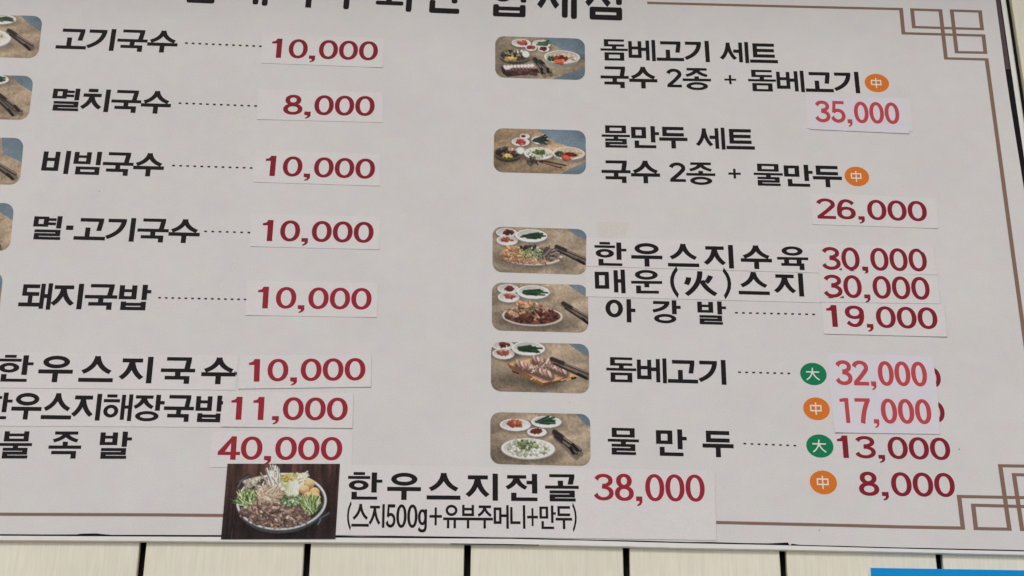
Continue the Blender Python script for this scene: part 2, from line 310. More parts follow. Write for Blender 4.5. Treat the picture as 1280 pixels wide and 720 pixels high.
def glyph(ch, th0=.15, tv0=.16, dth=.14, dtv=.225, rnd=0.0):
    """list of (layer, polygon) in the unit cell"""
    out = []; isd = ch in '0123456789,gi'
    th, tv = (dth, dtv) if isd else (th0, tv0)
    lay = 0
    def R(x0, y0, x1, y1):
        nonlocal lay
        out.append((lay, rect_pts(x0, y0, x1, y1, rnd))); lay += 1
    for tok in GL[ch].split(';'):
        a = tok.split(); k = a[0]; x = [float(q) for q in a[1:]]
        if k == 'th': th = x[0]*(th0/.15) if not isd else x[0]
        elif k == 'tv': tv = x[0]*(tv0/.16)
        elif k == 'h': R(x[0], x[2]-th/2, x[1], x[2]+th/2)
        elif k == 'v': R(x[0]-tv/2, x[1], x[0]+tv/2, x[2])
        elif k == 'R': R(*x)
        elif k == 'P': out.append((lay, list(zip(x[0::2], x[1::2])))); lay += 1
        elif k == 'q': stroke_quads(bez(x[0:2], x[2:4], x[4:6]), th if not isd else dth, tv if not isd else dtv, lay, out); lay += 1
        elif k == 'A':
            an = np.radians(np.linspace(x[4], x[5], 19)); stroke_quads(np.c_[x[0]+x[2]*np.cos(an), x[1]+x[3]*np.sin(an)], dth, dtv, lay, out); lay += 1
        elif k in 'oO':
            ring((x[0]+x[2])/2, (x[1]+x[3])/2, (x[2]-x[0])/2, (x[3]-x[1])/2, min(th, (x[3]-x[1])*.3), min(tv*1.02, (x[2]-x[0])*.36), lay, out, p=2.0 if k == 'o' else 2.12); lay += 1
        else:
            x0, y0, x1, y1 = x; w, h = x1-x0, y1-y0; cx = (x0+x1)/2
            if k == 'G':
                R(x0, y1-th, x1, y1); s = 0.05*(h > .3)
                out.append((lay, [(x1-tv-s, y0), (x1-s, y0), (x1, y1-th), (x1-tv, y1-th)])); lay += 1
            elif k == 'g':
                R(x0+.04, y1-th, x1, y1); stroke_quads(bez((x1-tv*.52, y1-th*.6), (x1-tv*.7, y0+h*.32), (x0+.03, y0+th*.35)), th*1.0, tv*1.02, lay, out); lay += 1
            elif k == 'n': R(x0, y0, x0+tv, y1); R(x0, y0, x1, y0+th)
            elif k == 'd': R(x0, y1-th, x1, y1); R(x0, y0, x0+tv, y1); R(x0, y0, x1, y0+th)
            elif k == 't': R(x0, y1-th, x1, y1); R(x0, y0, x0+tv, y1); R(x0, y0, x1, y0+th); R(x0, y0+h/2-th/2, x1-.02, y0+h/2+th/2)
            elif k == 'r':
                t2 = min(th, h*.28); ym = (y0+y1)/2
                R(x0, y1-t2, x1, y1); R(x1-tv, ym-t2/2, x1, y1); R(x0, ym-t2/2, x1, ym+t2/2); R(x0, y0, x0+tv, ym); R(x0, y0, x1+.02, y0+t2)
            elif k == 'm': R(x0, y0, x0+tv, y1); R(x1-tv, y0, x1, y1); R(x0, y1-th, x1, y1); R(x0, y0, x1, y0+th)
            elif k == 'b':
                R(x0, y0, x0+tv, y1); R(x1-tv, y0, x1, y1); R(x0, y0, x1, y0+th); t2 = th*.92; ym = y0+th+(h-th)*.5; R(x0, ym-t2/2, x1, ym+t2/2)
            elif k in 'sj':
                yt = y1
                if k == 'j': R(x0+w*.07, y1-th, x1-w*.04, y1); yt = y1-th*.5
                a = (cx+.0*w, yt)
                stroke_quads(bez(a, (cx-.06*w, y0+h*.36), (x0+.03, y0+th*.42)), th, tv, lay, out); lay += 1
                stroke_quads(bez(a, (cx+.06*w, y0+h*.36), (x1-.03, y0+th*.42)), th, tv, lay, out); lay += 1
    return out
ADV = {',': .51, '·': .36, ' ': .42}
def lettering(name, segs, material, parent, off, label=None, digits=False, **kw):
    """segs: (text, x0, y0, x1, y1, height, glyph scale, advances) measured on the board"""
    for sg in segs:
        vs, fs = [], []
        text, x0, y0, x1, y1, h = sg[:6]
        gs = sg[6] if len(sg) > 6 else 1.0
        adv = sg[7] if len(sg) > 7 else [ADV.get(c, 1.0) for c in text]
        p0, p1, pt = (np.array(xz(*p, off)) for p in ((x0, y0), (x1, y1), (x0, y0-h)))
        e1 = p1-p0; L = np.linalg.norm(e1); e1 /= L; e2 = np.array((-e1[1], e1[0])); H = abs((pt-p0) @ e2)
        cell = L/sum(adv); s = 0
        for c, a in zip(text, adv):
            if c != ' ':
                if a in (1.0,) or c not in ADV: cw = cell*a*gs
                else: cw = cell*gs if c == ',' else cell*a
                if c in '(': pass
                for lay, poly in glyph(c, **kw):
                    q = [p0+e1*(s*cell+px*cw)+e2*(py*H) for px, py in poly]
                    ar = sum(q[j-1][0]*q[j][1]-q[j][0]*q[j-1][1] for j in range(len(q)))
                    if ar < 0: q = q[::-1]
                    k = len(vs); y = -(off+0.00012+0.000022*lay)
                    vs += [(w[0], y, w[1]) for w in q]; fs.append(tuple(range(k, k+len(q))))
                if gs < .7: o = build('dish_name_syllable', vs, fs, material, parent); vs, fs = [], []
            s += a
        if not vs: continue
        o = build(name, vs, fs, material, parent)
        if label: o['label'] = label
    return o
def dots(x0, y0, x1, y1, pitch=8.35, off=0.0, parent=None, w=3.4, h=1.9):
    n = int(round((x1-x0)/pitch)); vs, fs = [], []
    for i in range(n+1):
        t = i/n; x = x0+(x1-x0)*t; y = y0+(y1-y0)*t
        k = len(vs)
        for dx, dy in ((-w/2, h/2), (w/2, h/2), (w/2, -h/2), (-w/2, -h/2)):
            p = xz(x+dx, y+dy+dx*.03); vs.append((p[0], -(off+.00012), p[1]))
        fs.append((k, k+1, k+2, k+3))
    return build('dotted_leader', vs, fs, M_BLACK, parent)

# shop name along the top edge (only its feet are in the picture)
lettering('title_lettering', [('삼대국수회관', 226, 2.8, 590, 18.2, 58, .8), ('협재점', 612, 20.2, 792, 26.2, 58, .83)], M_BLACK, board, 0.0, 'large rounded black shop name across the top', th0=.108, tv0=.15, rnd=.045)
# printed dish names
lettering('dish_name', [('고기국수', 69, 61.3, 220.5, 66.3, 27.3)], M_BLACK, board, 0.0)
lettering('dish_name', [('멸치국수', 62, 138, 212.3, 142.6, 28.2)], M_BLACK, board, 0.0)
lettering('dish_name', [('비빔국수', 49.5, 216.6, 203.5, 221.1, 29)], M_BLACK, board, 0.0)
lettering('dish_name', [('멸·고기국수', 38, 299, 248.5, 304.3, 29.6)], M_BLACK, board, 0.0)
lettering('dish_name', [('돼지국밥', 22, 385.6, 186, 388, 32)], M_BLACK, board, 0.0)
lettering('dish_name', [('불족발', -3, 573, 183, 573.6, 34, .66)], M_BLACK, board, 0.0)
lettering('dish_name', [('돔베고기', 751, 75.4, 891, 77.8, 26.5, .98), ('세트', 902, 78.2, 973.4, 79.8, 26.3, .98)], M_BLACK, board, 0.0)
PLUS = dict(th0=.15, tv0=.16)
lettering('dish_name', [('국수', 751, 109.6, 822.5, 111, 26.8, .99), ('2', 833.5, 109, 853.5, 109.3, 23), ('종', 854, 112.4, 889.6, 113, 27.6), ('돔베고기', 936, 113.9, 1079, 116.8, 26.8, .98)], M_BLACK, board, 0.0, dth=.16, dtv=.25)
lettering('plus_sign', [('+', 904.5, 107, 922, 107.3, 15)], M_BLACK, board, 0.0, th0=.16, tv0=.17)
lettering('dish_name', [('물만두', 752.5, 184.2, 860.5, 186.0, 27.6, .985), ('세트', 872, 186.4, 944.5, 187.8, 27.4, .98)], M_BLACK, board, 0.0)
lettering('dish_name', [('국수', 752.3, 228.3, 826, 229.4, 28, .99), ('2', 837, 227.2, 858.5, 227.5, 24), ('종', 858.5, 230.8, 895, 231.4, 28), ('물만두', 943, 231.8, 1054, 234.6, 27.4, .985)], M_BLACK, board, 0.0, dth=.16, dtv=.25)
lettering('plus_sign', [('+', 909.5, 225, 928, 225.3, 16)], M_BLACK, board, 0.0, th0=.16, tv0=.17)
lettering('dish_name', [('아강발', 757, 402.3, 928, 406.5, 29, .645)], M_BLACK, board, 0.0)
lettering('dish_name', [('돔베고기', 758, 477.2, 912, 481.2, 31, .98)], M_BLACK, board, 0.0)
lettering('dish_name', [('물만두', 760, 568, 938, 572.5, 33.5, .657)], M_BLACK, board, 0.0)
for a in ((233, 53.9, 325.5, 57.9), (225, 129, 319.5, 132.5), (217, 207, 314, 210), (257, 289.2, 311, 290.7), (199.5, 372.2, 306.5, 374.4), (920.5, 391, 1017, 393), (924.5, 465.3, 986, 466.8), (931, 554.6, 993.5, 557)):
    dots(*a, pitch=8.5 if a[0] < 600 else 9.0, parent=board)
dots(293.6, 467, 295.4, 467.1, 1.5, 0.0006, board, 1.2, 4.5)
# printed prices, old numerals peeping out beside the pasted sheets
lettering('price_numerals', [('13,000', 1043.5, 572.2, 1190, 575.4, 28)], M_RED, board, 0.0)
lettering('price_numerals', [('8,000', 1074, 619.6, 1196, 621.6, 30.2)], M_RED, board, 0.0)
lettering('old_numeral', [('0', 1153.5, 485, 1178.2, 485.4, 26.5)], M_RED, board, 0.0, dtv=.22)
lettering('old_numeral', [('0', 1158, 528.3, 1183, 528.8, 27.2)], M_RED, board, 0.0, dtv=.22)
# round badges
def badge(cx, cy, rx, ry, ch, material):
    n = 40; c = xz(cx, cy); ex = (xz(cx+rx, cy+rx*.02)[0]-xz(cx-rx, cy-rx*.02)[0])/2; ez = (xz(cx, cy-ry)[1]-xz(cx, cy+ry)[1])/2
    vs = [(c[0]+ex*math.cos(2*math.pi*i/n), -0.0001, c[1]+ez*math.sin(2*math.pi*i/n)) for i in range(n)]
    o = build('size_badge', vs, [tuple(range(n))], material, board)
    w = rx*.98 if ch == '中' else rx*1.04; h = ry*1.1
    g = lettering('badge_character', [(ch, cx-w/2-.2, cy+h/2-.2, cx+w/2-.2, cy+h/2+.2, h)], M_CREAM, board, 0.0001, th0=.15, tv0=.15)
    g.parent = o; g.location = g.location + board.location - (o.location+board.location)
badge(1096, 103.8, 15.2, 11.4, '中', M_ORANGE); badge(1071, 220.6, 15.3, 12.2, '中', M_ORANGE); badge(1016.7, 467.5, 16.5, 14, '大', M_GREEN)
badge(1020.6, 511, 16.6, 14.2, '中', M_ORANGE); badge(1024.8, 557.5, 17, 14.5, '大', M_GREEN); badge(1029.2, 603, 17, 14.9, '中', M_ORANGE)

# ------------------------------------------------------------------ pasted sheets and price stickers (things of their own)
rng = np.random.default_rng(7)
def sheet(parent, corners, off, material, lift=(0, 0, 0, 0), thick=0.0002, name='paper_sheet'):
    """corners TL TR BR BL in the photograph; lift = how far each corner curls off the board"""
    tl, tr, br, bl = (np.array(xz(*c, off)) for c in corners)
    nx, ny = 28, 10; vs = []
    for j in range(ny+1):
        t = j/ny
        for i in range(nx+1):
            s = i/nx
            p = (1-t)*((1-s)*tl+s*tr)+t*((1-s)*bl+s*br)
            z = 0
            for (cs, ct), l in zip(((0, 0), (1, 0), (1, 1), (0, 1)), lift):
                d = math.hypot((s-cs)*2.2, (t-ct)*1.0); z += l*max(0, 1-d/.55)**2
            vs.append((p[0], -off-z, p[1]))
    fs = []
    W = nx+1
    for j in range(ny):
        for i in range(nx):
            a = j*W+i; fs.append((a, a+W, a+W+1, a+1))
    rim = [i for i in range(W)] + [j*W+nx for j in range(1, ny+1)] + [ny*W+i for i in range(nx-1, -1, -1)] + [j*W for j in range(ny-1, 0, -1)]
    k = len(vs)
    for r in rim:
        x, y, z = vs[r]; vs.append((x, y+thick, z))
    n = len(rim)
    for i in range(n): fs.append((rim[i], rim[(i+1) % n], k+(i+1) % n, k+i))
    return build(name, vs, fs, material, parent)
def sticker(name, label, cat, corners, off, texts, material=M_SHEET, ink=M_RED, lift=None, group=None, part='price_numerals', **kw):
    c = at((corners[2][0]+corners[3][0])/2, (corners[2][1]+corners[3][1])/2, off)
    t = thing(name, (c.x, -off, c.z), label, cat, group)
    if lift is None: lift = tuple(rng.uniform(0, .0004, 4)*np.array((.6, .8, 1.4, 1.2)))
    sheet(t, corners, off, material, lift)
    if texts: lettering(part, texts, ink, t, off, **kw)
    return t
GP = 'pasted price stickers'
S1 = 0.0004
sticker('price_sticker', 'white price sticker reading 10,000 in top row beside 고기국수', 'price sticker', [(328.2, 42.5), (480, 47.5), (478.7, 84.5), (325.7, 78.7)], S1, [('10,000', 334.3, 71.9, 472.5, 75.9, 24)], ink=M_RED, group=GP)
sticker('price_sticker', 'white price sticker reading 8,000 in second row of left column', 'price sticker', [(323, 112), (479.2, 115.7), (478.5, 153), (321.2, 149.2)], S1, [('8,000', 353, 143.2, 468.6, 145.2, 25)], ink=M_RED, group=GP)
sticker('price_sticker', 'white price sticker reading 10,000 in third row beside 비빔국수', 'price sticker', [(318.7, 188), (476.2, 193), (475, 232.5), (316.7, 227.5)], S1, [('10,000', 326, 219.6, 468.8, 223.9, 25.3)], ink=M_RED, group=GP)
sticker('price_sticker', 'white price sticker reading 10,000 in fourth row beside 멸·고기국수', 'price sticker', [(314.5, 267.5), (475.5, 271), (474.2, 312), (313, 308)], S1, [('10,000', 322.5, 301.1, 467.2, 303.9, 26.4)], ink=M_RED, group=GP)
sticker('price_sticker', 'white price sticker reading 10,000 in fifth row beside 돼지국밥', 'price sticker', [(308.8, 350.8), (473.3, 354), (470.8, 396.7), (307, 394)], S1, [('10,000', 316.6, 385.4, 464.8, 387.3, 27.2)], ink=M_RED2, group=GP)
# left lower block
sticker('name_strip', 'white paper strip reading 한우스지국수 in spaced letters at the left edge, uppermost of two', 'paper strip', [(-120, 438), (298, 444.6), (294.5, 487.6), (-124, 483.5)], S1, [('한우스지국수', -5, 476.9, 301.5, 480.6, 33.2, .845)], ink=M_BLACK, lift=(0, 0, 0, 0), part='dish_name')
sticker('name_strip', 'white paper strip reading 한우스지해장국밥 in tight letters at the left edge, lower of two', 'paper strip', [(-120, 484.5), (285, 488.2), (281, 534), (-126, 531.8)], S1, [('한우스지해장국밥', -26, 523.6, 279.5, 528, 33.4, .99)], ink=M_BLACK, lift=(0, 0, 0, 0), part='dish_name')
sticker('price_sticker', 'white price sticker reading 10,000 tilted upward beside 한우스지국수', 'price sticker', [(300, 444.2), (464.5, 443), (463.7, 483.5), (297.5, 486)], 0.0008, [('10,000', 305.8, 477.2, 457.6, 475.6, 28.2)], ink=M_RED2, group=GP)
sticker('price_sticker', 'white price sticker reading 11,000 above the 40,000 sticker', 'price sticker', [(280, 489.2), (442, 491.2), (440.5, 535.2), (276.5, 533.4)], 0.0008, [('11,000', 283, 524.6, 435, 525.9, 28.8)], ink=M_RED2, group=GP)
sticker('price_sticker', 'white price sticker reading 40,000 above the hot pot photograph', 'price sticker', [(265.7, 539.6), (441, 537.6), (439.5, 584), (261.7, 584)], S1, [('40,000', 271, 574.6, 428.3, 575.6, 29.3)], ink=M_RED2, lift=(0, 0, 0, 0), group=GP)
# right column
sticker('price_sticker', 'slightly larger blank white sticker showing behind the 35,000 sticker', 'blank sticker', [(1007, 118), (1137.7, 124.5), (1140.8, 164), (1009.3, 160.3)], S1, None, M_SHEET, lift=(0, .0006, 0, .0004))
sticker('price_sticker', 'bluish white price sticker reading 35,000 in thin faded red numerals', 'price sticker', [(1009.8, 118), (1132.6, 123.3), (1136.8, 167), (1012.3, 161.4)], 0.0008, [('35,000', 1020, 152.6, 1126, 155.4, 27)], M_SHEETB, M_PINK, group=GP, dth=.15, dtv=.25)
sticker('price_sticker', 'white price sticker reading 26,000 below the orange badge', 'price sticker', [(1013, 241.5), (1170.4, 247.7), (1172.7, 285.5), (1015.9, 280.4)], S1, [('26,000', 1021, 273.2, 1160.6, 277, 25.4)], ink=M_RED, group=GP)
sticker('name_strip', 'white paper strip reading 한우스지수육 right of the boiled beef photo', 'paper strip', [(733, 296.8), (1027.5, 305.4), (1027, 341.2), (732.6, 332.8)], S1, [('한우스지수육', 743.5, 331.8, 1018, 337.9, 29.3, .855)], ink=M_BLACK, lift=(0, 0, 0, 0), part='dish_name')
sticker('name_strip', 'white paper strip reading 매운(火)스지 with a bracketed character', 'paper strip', [(732.6, 333.6), (1027, 342), (1026.6, 378.4), (732.2, 370.6)], S1,
        [('매운', 744, 366.2, 835, 367.2, 29.5, .855), ('(', 835, 368, 849.5, 368.3, 31), ('火', 856.5, 369.3, 896, 370, 30.5), (')', 904, 369.8, 918, 370.1, 31), ('스지', 923.5, 368.6, 1014, 371, 29, .86)], ink=M_BLACK, lift=(0, 0, 0, 0), part='dish_name')
sticker('price_sticker', 'white price sticker reading 30,000, upper of the two, beside 한우스지수육', 'price sticker', [(1026, 305.2), (1167, 308.5), (1171.5, 343.6), (1023.5, 341)], 0.0008, [('30,000', 1028.6, 337.2, 1160.8, 339.6, 28.6)], ink=M_RED, lift=(0, .0006, .0002, 0), group=GP)
sticker('price_sticker', 'white price sticker reading 30,000, lower of the two, beside 매운(火)스지', 'price sticker', [(1023.3, 340.4), (1171.8, 344), (1176, 379.6), (1025.5, 377.6)], 0.0012, [('30,000', 1030.6, 371.7, 1164.2, 375.1, 28.6)], ink=M_RED, lift=(0, 0, 0, 0), group=GP)
sticker('price_sticker', 'white price sticker reading 19,000 at the end of the 아강발 row', 'price sticker', [(1026.5, 377), (1180.5, 379.4), (1183.7, 421), (1030, 417.2)], 0.0008, [('19,000', 1030, 408.3, 1174, 411.7, 27.2)], ink=M_RED, group=GP)
sticker('price_sticker', 'bluish white price sticker reading 32,000 in faded red beside green badge', 'price sticker', [(1034.8, 441), (1166, 446), (1171.5, 490.6), (1038, 489.2)], S1, [('32,000', 1046, 481.2, 1161, 483.4, 31)], M_SHEETB, M_PINK, lift=(0, 0, 0, 0), group=GP, dth=.145, dtv=.27)
sticker('price_sticker', 'bluish white price sticker reading 17,000 in faded red beside orange badge', 'price sticker', [(1038, 488.6), (1171.8, 490), (1175.2, 542.6), (1043.4, 540.6)], 0.0008, [('i7,000', 1048.5, 528.7, 1166.5, 530.4, 31.3)], M_SHEETB, M_PINK, lift=(0, 0, 0, .0008), group=GP, dth=.145, dtv=.27)
def remnant(parent, off, pts):
    build('ink_remnant', [(p[0], -off, p[1]) for p in (xz(*q, off) for q in pts)], [tuple(range(len(pts)))], M_RED, parent)
r_up, r_lo = [o for o in COL.objects if 'reading 30,000' in o.get('label', '')]
remnant(r_up, .0013, [(1048.5, 337.2), (1052.4, 337.4), (1052, 334.6)]); remnant(r_up, .0013, [(1061.5, 337.6), (1064, 338.6), (1068.5, 338.4), (1065, 337.3)])
remnant(r_lo, .0017, [(1033.8, 371.2), (1037, 372.4), (1042.5, 372.4), (1038, 371)]); remnant(r_lo, .0017, [(1049.2, 372.2), (1055, 372.4), (1054.3, 369.6)])
# bottom sheet and hot pot print
HOT = [('한우스지전골', 434, 624.3, 731, 627, 34, .855)]
t = sticker('name_strip', 'long white paper strip reading 한우스지전골 38,000 at the bottom edge', 'paper strip', [(423, 580.4), (893.4, 588.2), (895.6, 675.2), (416.5, 668.6)], 0.0006, HOT, ink=M_BLACK, lift=(0, 0, 0, 0), part='dish_name')
lettering('small_lettering', [('(스지500g+유부주머니+만두)', 431.5, 659.4, 723, 661.6, 29.5, 1.0, [.36, 1.05, 1, .62, .66, .66, .62, .9, 1, 1, 1, 1, 1, .78, 1, 1, .36])], M_BLACK, t, 0.0006, th0=.115, tv0=.15, dth=.13, dtv=.25)
lettering('price_numerals', [('38,000', 743, 625.8, 882.6, 627.3, 34)], M_RED2, t, 0.0006, dth=.12, dtv=.235)

# tape residue and small marks on the banner
def patch(name, pts, material, off=0.00006):
    return build(name, [(p[0], -off, p[1]) for p in (xz(*q) for q in pts)], [tuple(range(len(pts)))], material, board)
patch('tape_residue', [(746, 277), (786, 278.5), (784, 288), (781, 297.5), (760, 297.5), (747, 296.5)][::-1], M_RESID)
for x, y, w, h in ((124.5, 239, .35, .7), (1199, 561.5, .7, .7), (1024.3, 662.8, .6, .7), (712, 503, .7, .7), (290, 330, .6, .6), (560, 250, .6, .8), (905, 610, .7, .6)):
    patch('dirt_speck', [(x-w, y-h), (x-w, y+h), (x+w, y+h), (x+w*.6, y-h)], M_STAIN if x in (712, 290, 560, 905) else M_TAPE)

# ------------------------------------------------------------------ printed food photographs: colours of the print at every vertex
def vnoise(x, y, f, seed):
    r = np.random.default_rng(seed); g = r.random((64, 64)); X, Y = x*f, y*f
    xi, yi = np.floor(X).astype(int), np.floor(Y).astype(int); u, v = X-xi, Y-yi; u = u*u*(3-2*u); v = v*v*(3-2*v)
    a = lambda i, j: g[(xi+i) % 64, (yi+j) % 64]
    return (a(0, 0)*(1-u)+a(1, 0)*u)*(1-v)+(a(0, 1)*(1-u)+a(1, 1)*u)*v-.5
class Pic:
    def __init__(s, nx, ny, asp, radius, seed):
        s.vig = .75; s.nx, s.ny, s.asp = nx, ny, asp; s.r = np.random.default_rng(seed); s.seed = seed
        t = np.linspace(0, 1, ny+1)
        if radius:      # denser rows in the rounded corners
            t = (1-np.cos(np.pi*t))/2*.25+t*.75
        T, S = np.meshgrid(t, np.linspace(0, 1, nx+1), indexing='ij')
        if radius:
            ry = radius*asp; d = np.minimum(np.minimum(T, 1-T)/ry, 1); ins = radius*(1-np.sqrt(1-(1-d)**2)); S = ins+S*(1-2*ins)
        s.X, s.Y = S.ravel(), T.ravel(); s.im = np.zeros((S.size, 3))
    def mix(s, m, c): s.im = s.im*(1-m[:, None])+m[:, None]*np.asarray(c, float)
    def D(s, cx, cy, rx, ry, rot=0):
        dx, dy = s.X-cx, (s.Y-cy)
        if rot:
            a = math.radians(rot); dx, dy2 = dx*math.cos(a)+dy/s.asp*math.sin(a), -dx*math.sin(a)+dy/s.asp*math.cos(a); dy = dy2*s.asp
        return np.hypot(dx/rx, dy/ry), dx/rx, dy/ry
    def ell(s, cx, cy, rx, ry, c, soft=.12, rot=0, a=1.0, shade=0.0):
        d, ux, uy = s.D(cx, cy, rx, ry, rot); m = np.clip((1-d)/soft, 0, 1)*a
        col = np.asarray(c, float)[None]*(1-shade*uy-shade*.4*ux)[:, None] if shade else c
        s.im = s.im*(1-m[:, None])+m[:, None]*col
    def shadow(s, cx, cy, rx, ry, k=.5):
        d, _, _ = s.D(cx, cy, rx, ry); m = np.clip(1.25-d, 0, 1)*k; s.im *= (1-m)[:, None]
    def line(s, x0, y0, x1, y1, w, c, a=1.0):
        dx, dy = x1-x0, (y1-y0)/s.asp; L = dx*dx+dy*dy
        t = np.clip(((s.X-x0)*dx+(s.Y-y0)/s.asp*dy)/L, 0, 1); d = np.hypot(s.X-x0-t*dx, (s.Y-y0)/s.asp-t*dy)
        s.mix(np.clip((w-d)/(w*.5), 0, 1)*a, c)
    def poly(s, pts, c):
        ins = np.zeros(len(s.X), bool); j = len(pts)-1
        for i in range(len(pts)):
            (xi, yi), (xj, yj) = pts[i], pts[j]
            ins ^= ((yi > s.Y) != (yj > s.Y)) & (s.X < (xj-xi)*(s.Y-yi)/(yj-yi+1e-9)+xi); j = i
        s.im[ins] = c; return ins
    def blobs(s, n, cx, cy, rx, ry, sz, cols, el=1.6, shade=.22, dark=.45):
        sz *= .76
        for _ in range(int(n*1.6)):
            a = s.r.uniform(0, 6.283); q = math.sqrt(s.r.uniform(0, 1)); x, y = cx+rx*q*math.cos(a), cy+ry*q*math.sin(a)
            z = sz*s.r.uniform(.6, 1.35); c = np.array(cols[s.r.integers(len(cols))], float)*s.r.uniform(.8, 1.16); rot = s.r.uniform(0, 180); e = s.r.uniform(1, el)
            s.ell(x, y+z*.3*s.asp, z*e*1.08, z*s.asp*.85, c*dark, .5, rot, .75)
            s.ell(x, y, z*e, z*s.asp*.8, c, .4, rot, 1, shade)
    def strands(s, n, cx, cy, rx, ry, ln, ang, spread, w, cols):
        for _ in range(n):
            a = s.r.uniform(0, 6.283); q = math.sqrt(s.r.uniform(0, 1)); x, y = cx+rx*q*math.cos(a), cy+ry*q*math.sin(a)
            t = math.radians(ang+s.r.normal()*spread); l = ln*s.r.uniform(.6, 1.2); c = np.array(cols[s.r.integers(len(cols))], float)*s.r.uniform(.8, 1.15)
            s.line(x, y, x+l*math.cos(t), y-l*math.sin(t)*s.asp, w, c)
    def cloth(s, cut, cut2=None, tan=(150, 131, 107)):
        """burlap over a blue table; cut = points of the blue corner"""
        s.im[:] = tan
        for cc in (cut, cut2):
            if cc: s.poly(cc, (98, 114, 124))
        blue = s.im[:, 2] > s.im[:, 0]
        n1 = vnoise(s.X, s.Y/s.asp, 5, s.seed)+.5*vnoise(s.X+.3*s.Y, s.Y, 11, s.seed+1); wv = vnoise(s.X, s.Y/s.asp, 60, s.seed+2)+.6*vnoise(s.X, s.Y/s.asp, 33, s.seed+5)
        fold = np.sin((s.X*.9+s.Y*1.6)*9+4*n1)*.5
        k = np.where(blue, 1+.16*n1+.07*wv, 1+.22*n1+.17*wv+.13*fold)
        k *= 1-.28*np.clip(.55-s.X, 0, 1)-.18*np.clip(s.Y-.6, 0, 1)
        s.im *= k[:, None]
        d = np.zeros(len(s.X))
        return blue
    def dish(s, cx, cy, rx, ry, food=None, rim=(205, 200, 194), inner=(186, 180, 172), depth=.0, rt=.1):
        s.shadow(cx+.02, cy+ry*.35, rx*1.12, ry*1.1, .55)
        if depth: s.ell(cx, cy+depth*ry, rx*.93, ry*.98, np.array(rim)*.62, .06, shade=.12)
        else: s.ell(cx, cy+ry*.1, rx, ry, np.array(rim)*.72, .06)
        s.ell(cx, cy, rx, ry, rim, .05, shade=.05); s.ell(cx, cy, rx*(1-rt), ry*(1-rt), inner, .08, shade=-.12)
    def tongs(s, x0, y0, x1, y1, w=.017, gap=.05):
        s.line(x0, y0+.03, x1, y1+.07, w*2.0, (70, 60, 50), .6)
        s.line(x0, y0, x0+.3*(x1-x0), y0+.3*(y1-y0), w*1.6, (28, 27, 28)); s.line(x0, y0, x1, y1, w, (44, 38, 36))
        s.line(x0+.02, y0+gap*2, x1-.02, y1+gap*2.2, w*.8, (38, 33, 32)); s.line(x0+.35*(x1-x0), y0+.32*(y1-y0), x1, y1-.01, w*.35, (150, 135, 118), .8)
        s.line(x1-.3*(x1-x0), y1-.3*(y1-y0)+gap*2, x1-.03, y1+gap*1.9, w*1.1, (22, 22, 23))
    def finish(s, gain=1.0, grain=5):
        vg = 1.06-.34*np.clip(np.hypot((s.X-.52)*1.15, (s.Y-.5)*.95)-.22, 0, 1)*s.vig; s.im = s.im*vg[:, None]
        g_ = s.im.mean(1, keepdims=True); s.im = np.clip((g_+(s.im-g_)*.84)*gain+s.r.normal(0, grain, (len(s.X), 1)), 4, 235)
        return np.clip(lin(s.im)/K, .003, .88)
    def mesh(s, name, corners, off, parent, gain=1.0):
        tl, tr, br, bl = (np.array(xz(*c, off)) for c in corners)
        S, T = s.X[:, None], s.Y[:, None]
        p = (1-T)*((1-S)*tl+S*tr)+T*((1-S)*bl+S*br)
        v = np.c_[p[:, 0], np.full(len(p), -off), p[:, 1]]
        W = s.nx+1
        f = [(j*W+i, (j+1)*W+i, (j+1)*W+i+1, j*W+i+1) for j in range(s.ny) for i in range(s.nx)]
        return build(name, v, f, M_PHOTO, parent, s.finish(gain))
KIM = [(168, 66, 44), (150, 48, 36), (188, 92, 60)]; GRN = [(44, 66, 40), (34, 52, 36), (62, 88, 50)]; PST = [(112, 42, 30), (88, 32, 26)]
PALE = [(206, 200, 176), (190, 186, 160), (214, 208, 190)]; MEAT = [(132, 100, 86), (150, 118, 100), (104, 76, 64), (168, 140, 124)]
RAD = .10
def sides3(p, dx=0, dy=0):
    p.dish(.15+dx, .13+dy, .115, .10); p.blobs(14, .165+dx, .12+dy, .05, .04, .02, PST)
    p.dish(.155+dx, .30+dy, .115, .11); p.blobs(14, .155+dx, .28+dy, .06, .03, .02, [(176, 84, 60), (150, 58, 44)])
    p.dish(.41+dx, .18+dy, .175, .145, depth=.18); p.strands(26, .36+dx, .19+dy, .07, .05, .13, 2, 8, .012, [(30, 58, 34), (40, 72, 42), (24, 46, 30)])
